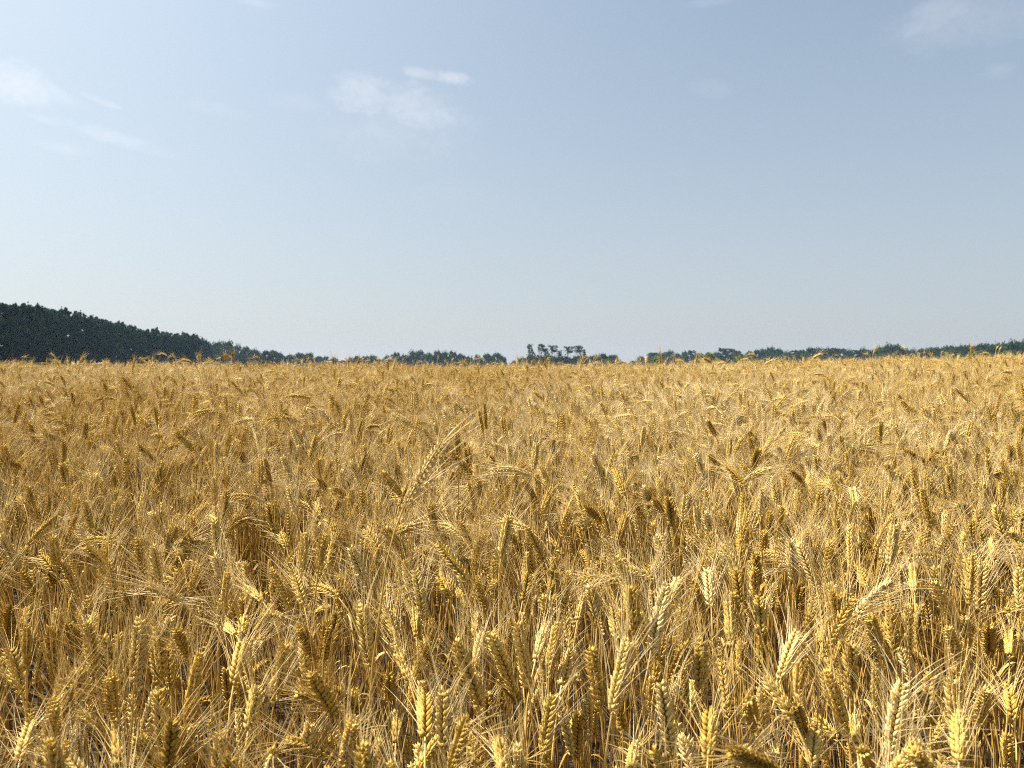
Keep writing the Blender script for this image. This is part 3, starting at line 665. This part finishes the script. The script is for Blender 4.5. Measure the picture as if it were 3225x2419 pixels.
lists = {
 'rounded tree in the low grove beyond the end of the long wood': ('grove_tree', 'round', 'trees beyond the long wood', [(434, 731, 40, 440), (444, 735, 40, 455), (448, 739, 40, 470), (470, 738, 40, 480), (492, 736, 42, 480), (512, 743, 38, 490), (532, 748, 36, 500), (552, 753, 36, 510), (574, 756, 34, 500), (592, 755, 40, 490), (606, 761, 26, 520), (628, 764, 34, 560), (648, 761, 36, 570), (668, 761, 36, 570), (688, 768, 30, 590), (704, 770, 28, 560), (722, 773, 32, 540), (740, 779, 20, 540), (440, 752, 40, 455), (480, 757, 44, 465), (525, 762, 40, 480), (560, 768, 36, 500)]),
 'rounded tree in the middle clump on the horizon': ('clump_tree', 'round', 'trees of the middle clump', [(757, 771, 20, 620), (770, 768, 22, 620), (790, 767, 34, 560), (806, 768, 34, 540), (820, 776, 22, 560), (836, 768, 24, 560), (856, 761, 34, 560), (874, 765, 28, 560), (893, 757, 36, 560), (908, 757, 34, 560), (928, 762, 30, 560), (945, 758, 28, 560), (960, 760, 30, 560), (978, 757, 36, 560), (996, 763, 34, 560), (1014, 769, 28, 560), (1032, 765, 30, 560), (1052, 763, 34, 560), (1074, 760, 38, 560), (1086, 768, 20, 560)]),
 'thin ragged tree with bare twigs in the gappy row': ('ragged_tree', 'sparse', 'ragged thin trees', [(1144, 742, 46, 480), (1165, 740, 40, 470), (1178, 752, 40, 500), (1192, 743, 42, 485), (1209, 757, 34, 490), (1226, 747, 44, 480), (1247, 744, 40, 475), (1261, 752, 30, 495)]),
 'low bushy tree under the thin ragged trees': ('scrub_tree', 'round', 'low trees under the ragged ones', [(1132, 772, 34, 480), (1148, 764, 34, 478), (1166, 768, 34, 478), (1180, 766, 30, 478), (1196, 769, 34, 478), (1212, 770, 30, 478), (1226, 770, 36, 478), (1246, 768, 36, 478), (1262, 769, 30, 478), (1274, 770, 30, 478)]),
 'dense rounded tree just after the ragged row': ('clump_tree', 'round', 'trees after the ragged row', [(1286, 766, 30, 500), (1304, 763, 34, 500), (1318, 767, 32, 500), (1328, 764, 28, 500), (1345, 781, 26, 560), (1110, 777, 26, 560), (1366, 779, 22, 560)]),
 'blue-grey tree in the far line on the rising side': ('far_tree', 'round', 'trees of the far line', [(1384, 769, 22, 700), (1398, 773, 26, 700), (1412, 762, 36, 700), (1428, 762, 30, 680), (1446, 758, 34, 680), (1462, 761, 28, 700), (1478, 758, 26, 720), (1494, 757, 28, 720), (1510, 763, 28, 740), (1528, 763, 30, 740), (1546, 759, 28, 720), (1560, 754, 32, 700), (1576, 752, 34, 700), (1592, 757, 22, 700), (1618, 758, 36, 640), (1634, 753, 32, 640), (1650, 752, 34, 640), (1664, 748, 34, 640), (1680, 754, 34, 640), (1700, 758, 34, 640), (1716, 758, 30, 640), (1732, 755, 34, 640), (1750, 751, 36, 620), (1768, 750, 36, 620), (1784, 749, 36, 620), (1800, 754, 32, 620), (1816, 754, 32, 620), (1832, 755, 34, 620), (1850, 757, 32, 620), (1866, 753, 34, 620)]),
 'dark leafy tree in the line along the right end': ('line_tree', 'round', 'trees along the right end', [(1884, 756, 36, 560), (1900, 748, 40, 540), (1918, 742, 40, 530), (1936, 742, 38, 530), (1952, 750, 34, 540), (1970, 755, 34, 540), (1988, 753, 36, 530), (2006, 750, 36, 520), (2024, 748, 38, 510), (2042, 747, 38, 500), (2060, 745, 40, 490), (2078, 744, 40, 480), (2096, 744, 40, 470), (2114, 742, 40, 460), (2132, 741, 42, 450), (2150, 740, 42, 440), (2168, 738, 44, 430), (2186, 736, 44, 420), (2204, 733, 46, 410), (2224, 734, 46, 400), (2246, 732, 48, 400)]),
}
for desc, (nm, kind, grp, L_) in lists.items():
    L_ = sorted(L_)
    for i, (x, ty, wp, D) in enumerate(L_):
        kk = kind
        if nm == 'far_tree' and rng.random() < .35: kk = 'tall'
        plant_tree(x, ty+rng.uniform(-1.5, 1.5), wp*rng.uniform(.95, 1.2), kk, D+rng.uniform(-12, 12), nm, f'{desc}, {nth(i)} from left', 'tree', grp)
plant_tree(1525, 755, 56, 'bush', 300, 'green_bush', 'wide bright green bush standing before the far tree line', 'bush', None)
plant_tree(1600, 758, 40, 'bush', 290, 'green_bush', 'small dark green bush just right of the wide bright one', 'bush', None)
plant_tree(1423, 764, 40, 'bush', 330, 'green_bush', 'dull green bush before the left start of the far tree line', 'bush', None)
plant_tree(1560, 776, 50, 'bush', 310, 'green_bush', 'low green scrub between the two green bushes', 'bush', None)

# ------------------------------------------------------------------ two small things on the stalks
def flat_mat(name, c, rough=.5, transl=0):
    m = bpy.data.materials.new(name); m.use_nodes = True; t = m.node_tree; p = t.nodes['Principled BSDF']; p.inputs['Roughness'].default_value = rough
    nz = t.nodes.new('ShaderNodeTexNoise'); nz.inputs['Scale'].default_value = 350; cr = t.nodes.new('ShaderNodeValToRGB')
    cr.color_ramp.elements[0].color = tuple(v*.65 for v in c)+(1,); cr.color_ramp.elements[1].color = tuple(min(v*1.3, .9) for v in c)+(1,)
    tcx = t.nodes.new('ShaderNodeTexCoord'); t.links.new(tcx.outputs['Object'], nz.inputs['Vector']); t.links.new(nz.outputs[0], cr.inputs[0]); t.links.new(cr.outputs[0], p.inputs['Base Color'])
    return m
def on_stem(bx, row):
    s = next(s for s in stalks if s.get('key') == (bx)); P = s['path']+s['G']; q = proj(P); k = int(np.argmin(np.abs(q[:, 1]-row))); return P[k]
P0 = on_stem(1685, 2424); r0 = .0085
sb = Buf(); n = 46; ps = []; rs = []
for i in range(n):                          # a spiral tube that widens to the mouth
    u = i/(n-1); a = u*2.6*2*math.pi; rr_ = r0*(.08+.62*u**1.3); ps.append((rr_*math.cos(a), rr_*math.sin(a), r0*(.75*(1-u)**1.1-.2))); rs.append(r0*(.10+.34*u**1.15))
tube(sb, np.array(ps), np.array(rs), 10, np.linspace(.3, .8, n))
root = bpy.data.objects.new('snail_shell', None); col.objects.link(root); root.location = P0+np.array([0, -.007, 0]); root.rotation_euler = (.25, -.2, .6)
tag(root, 'tan rounded snail shell stuck on a stalk at bottom edge', 'snail shell')
link('shell', sb.mesh('shell', [flat_mat('tan_shell', (.62, .42, .18), .35)]), root)
lip = Buf(); lp = np.array([[ps[-1][0]+rs[-1]*math.cos(a), ps[-1][1], ps[-1][2]+rs[-1]*math.sin(a)] for a in np.linspace(0, 2*math.pi, 17)]); tube(lip, lp, .0009, 6)
link('lip', lip.mesh('lip', [flat_mat('pale_shell_lip', (.75, .62, .42), .4)]), root)
P1 = on_stem(1531, 1487)
root = bpy.data.objects.new('butterfly', None); col.objects.link(root); root.location = P1+np.array([-.004, -.003, 0]); root.rotation_euler = (0, 0, .35)
tag(root, 'small orange butterfly with folded wings on a thin stem in mid field', 'butterfly')
bb = Buf(); tube(bb, np.array([[0, 0, -.006], [0, 0, -.002], [0, 0, .003], [0, 0, .0055], [0, 0, .007]]), np.array([.0006, .0011, .0013, .0010, .0004]), 8); link('body', bb.mesh('body', [flat_mat('dark_insect', (.10, .06, .03))]), root)
for sgn in (-1, 1):
    wb = Buf(); out_ = np.array([[0, .004], [-.005, .008], [-.011, .0075], [-.0125, .004], [-.010, .001], [-.0115, -.003], [-.009, -.0065], [-.004, -.006], [0, -.002]])
    th = .0004; m_ = len(out_); yy = sgn*(.0012-out_[:, 0]*.12)
    V = np.concatenate([np.stack([out_[:, 0], yy, out_[:, 1]], -1), np.stack([out_[:, 0], yy+th, out_[:, 1]], -1), [[-.005, sgn*.0018, .001]], [[-.005, sgn*.0018+th, .001]]])
    i = np.arange(m_); j = (i+1) % m_
    wb.add(V, np.stack([i, j, j+m_, i+m_], -1), np.concatenate([np.stack([i, j, np.full(m_, 2*m_)], -1), np.stack([j+m_, i+m_, np.full(m_, 2*m_+1)], -1)]))
    link('wing', wb.mesh('wing', [flat_mat('orange_wing', (.72, .26, .03), .6)], smooth=False), root)

# ------------------------------------------------------------------ haze
hb = Buf()
x0, x1, y0, y1, z0, z1 = -1050, 1050, -80, 1050, -4.2, 24
hb.add([(x0, y0, z0), (x1, y0, z0), (x1, y1, z0), (x0, y1, z0), (x0, y0, z1), (x1, y0, z1), (x1, y1, z1), (x0, y1, z1)], [(0, 3, 2, 1), (4, 5, 6, 7), (0, 1, 5, 4), (1, 2, 6, 5), (2, 3, 7, 6), (3, 0, 4, 7)])
mh = bpy.data.materials.new('haze'); mh.use_nodes = True; t = mh.node_tree; t.nodes.clear()
o = t.nodes.new('ShaderNodeOutputMaterial'); pv = t.nodes.new('ShaderNodeVolumePrincipled'); t.links.new(pv.outputs[0], o.inputs['Volume'])
pv.inputs['Color'].default_value = (.55, .76, 1.0, 1); pv.inputs['Density'].default_value = .00011; pv.inputs['Anisotropy'].default_value = .2
tag(link('haze', hb.mesh('haze', [mh], smooth=False)), 'thin summer haze over the field', 'haze', kind='stuff')
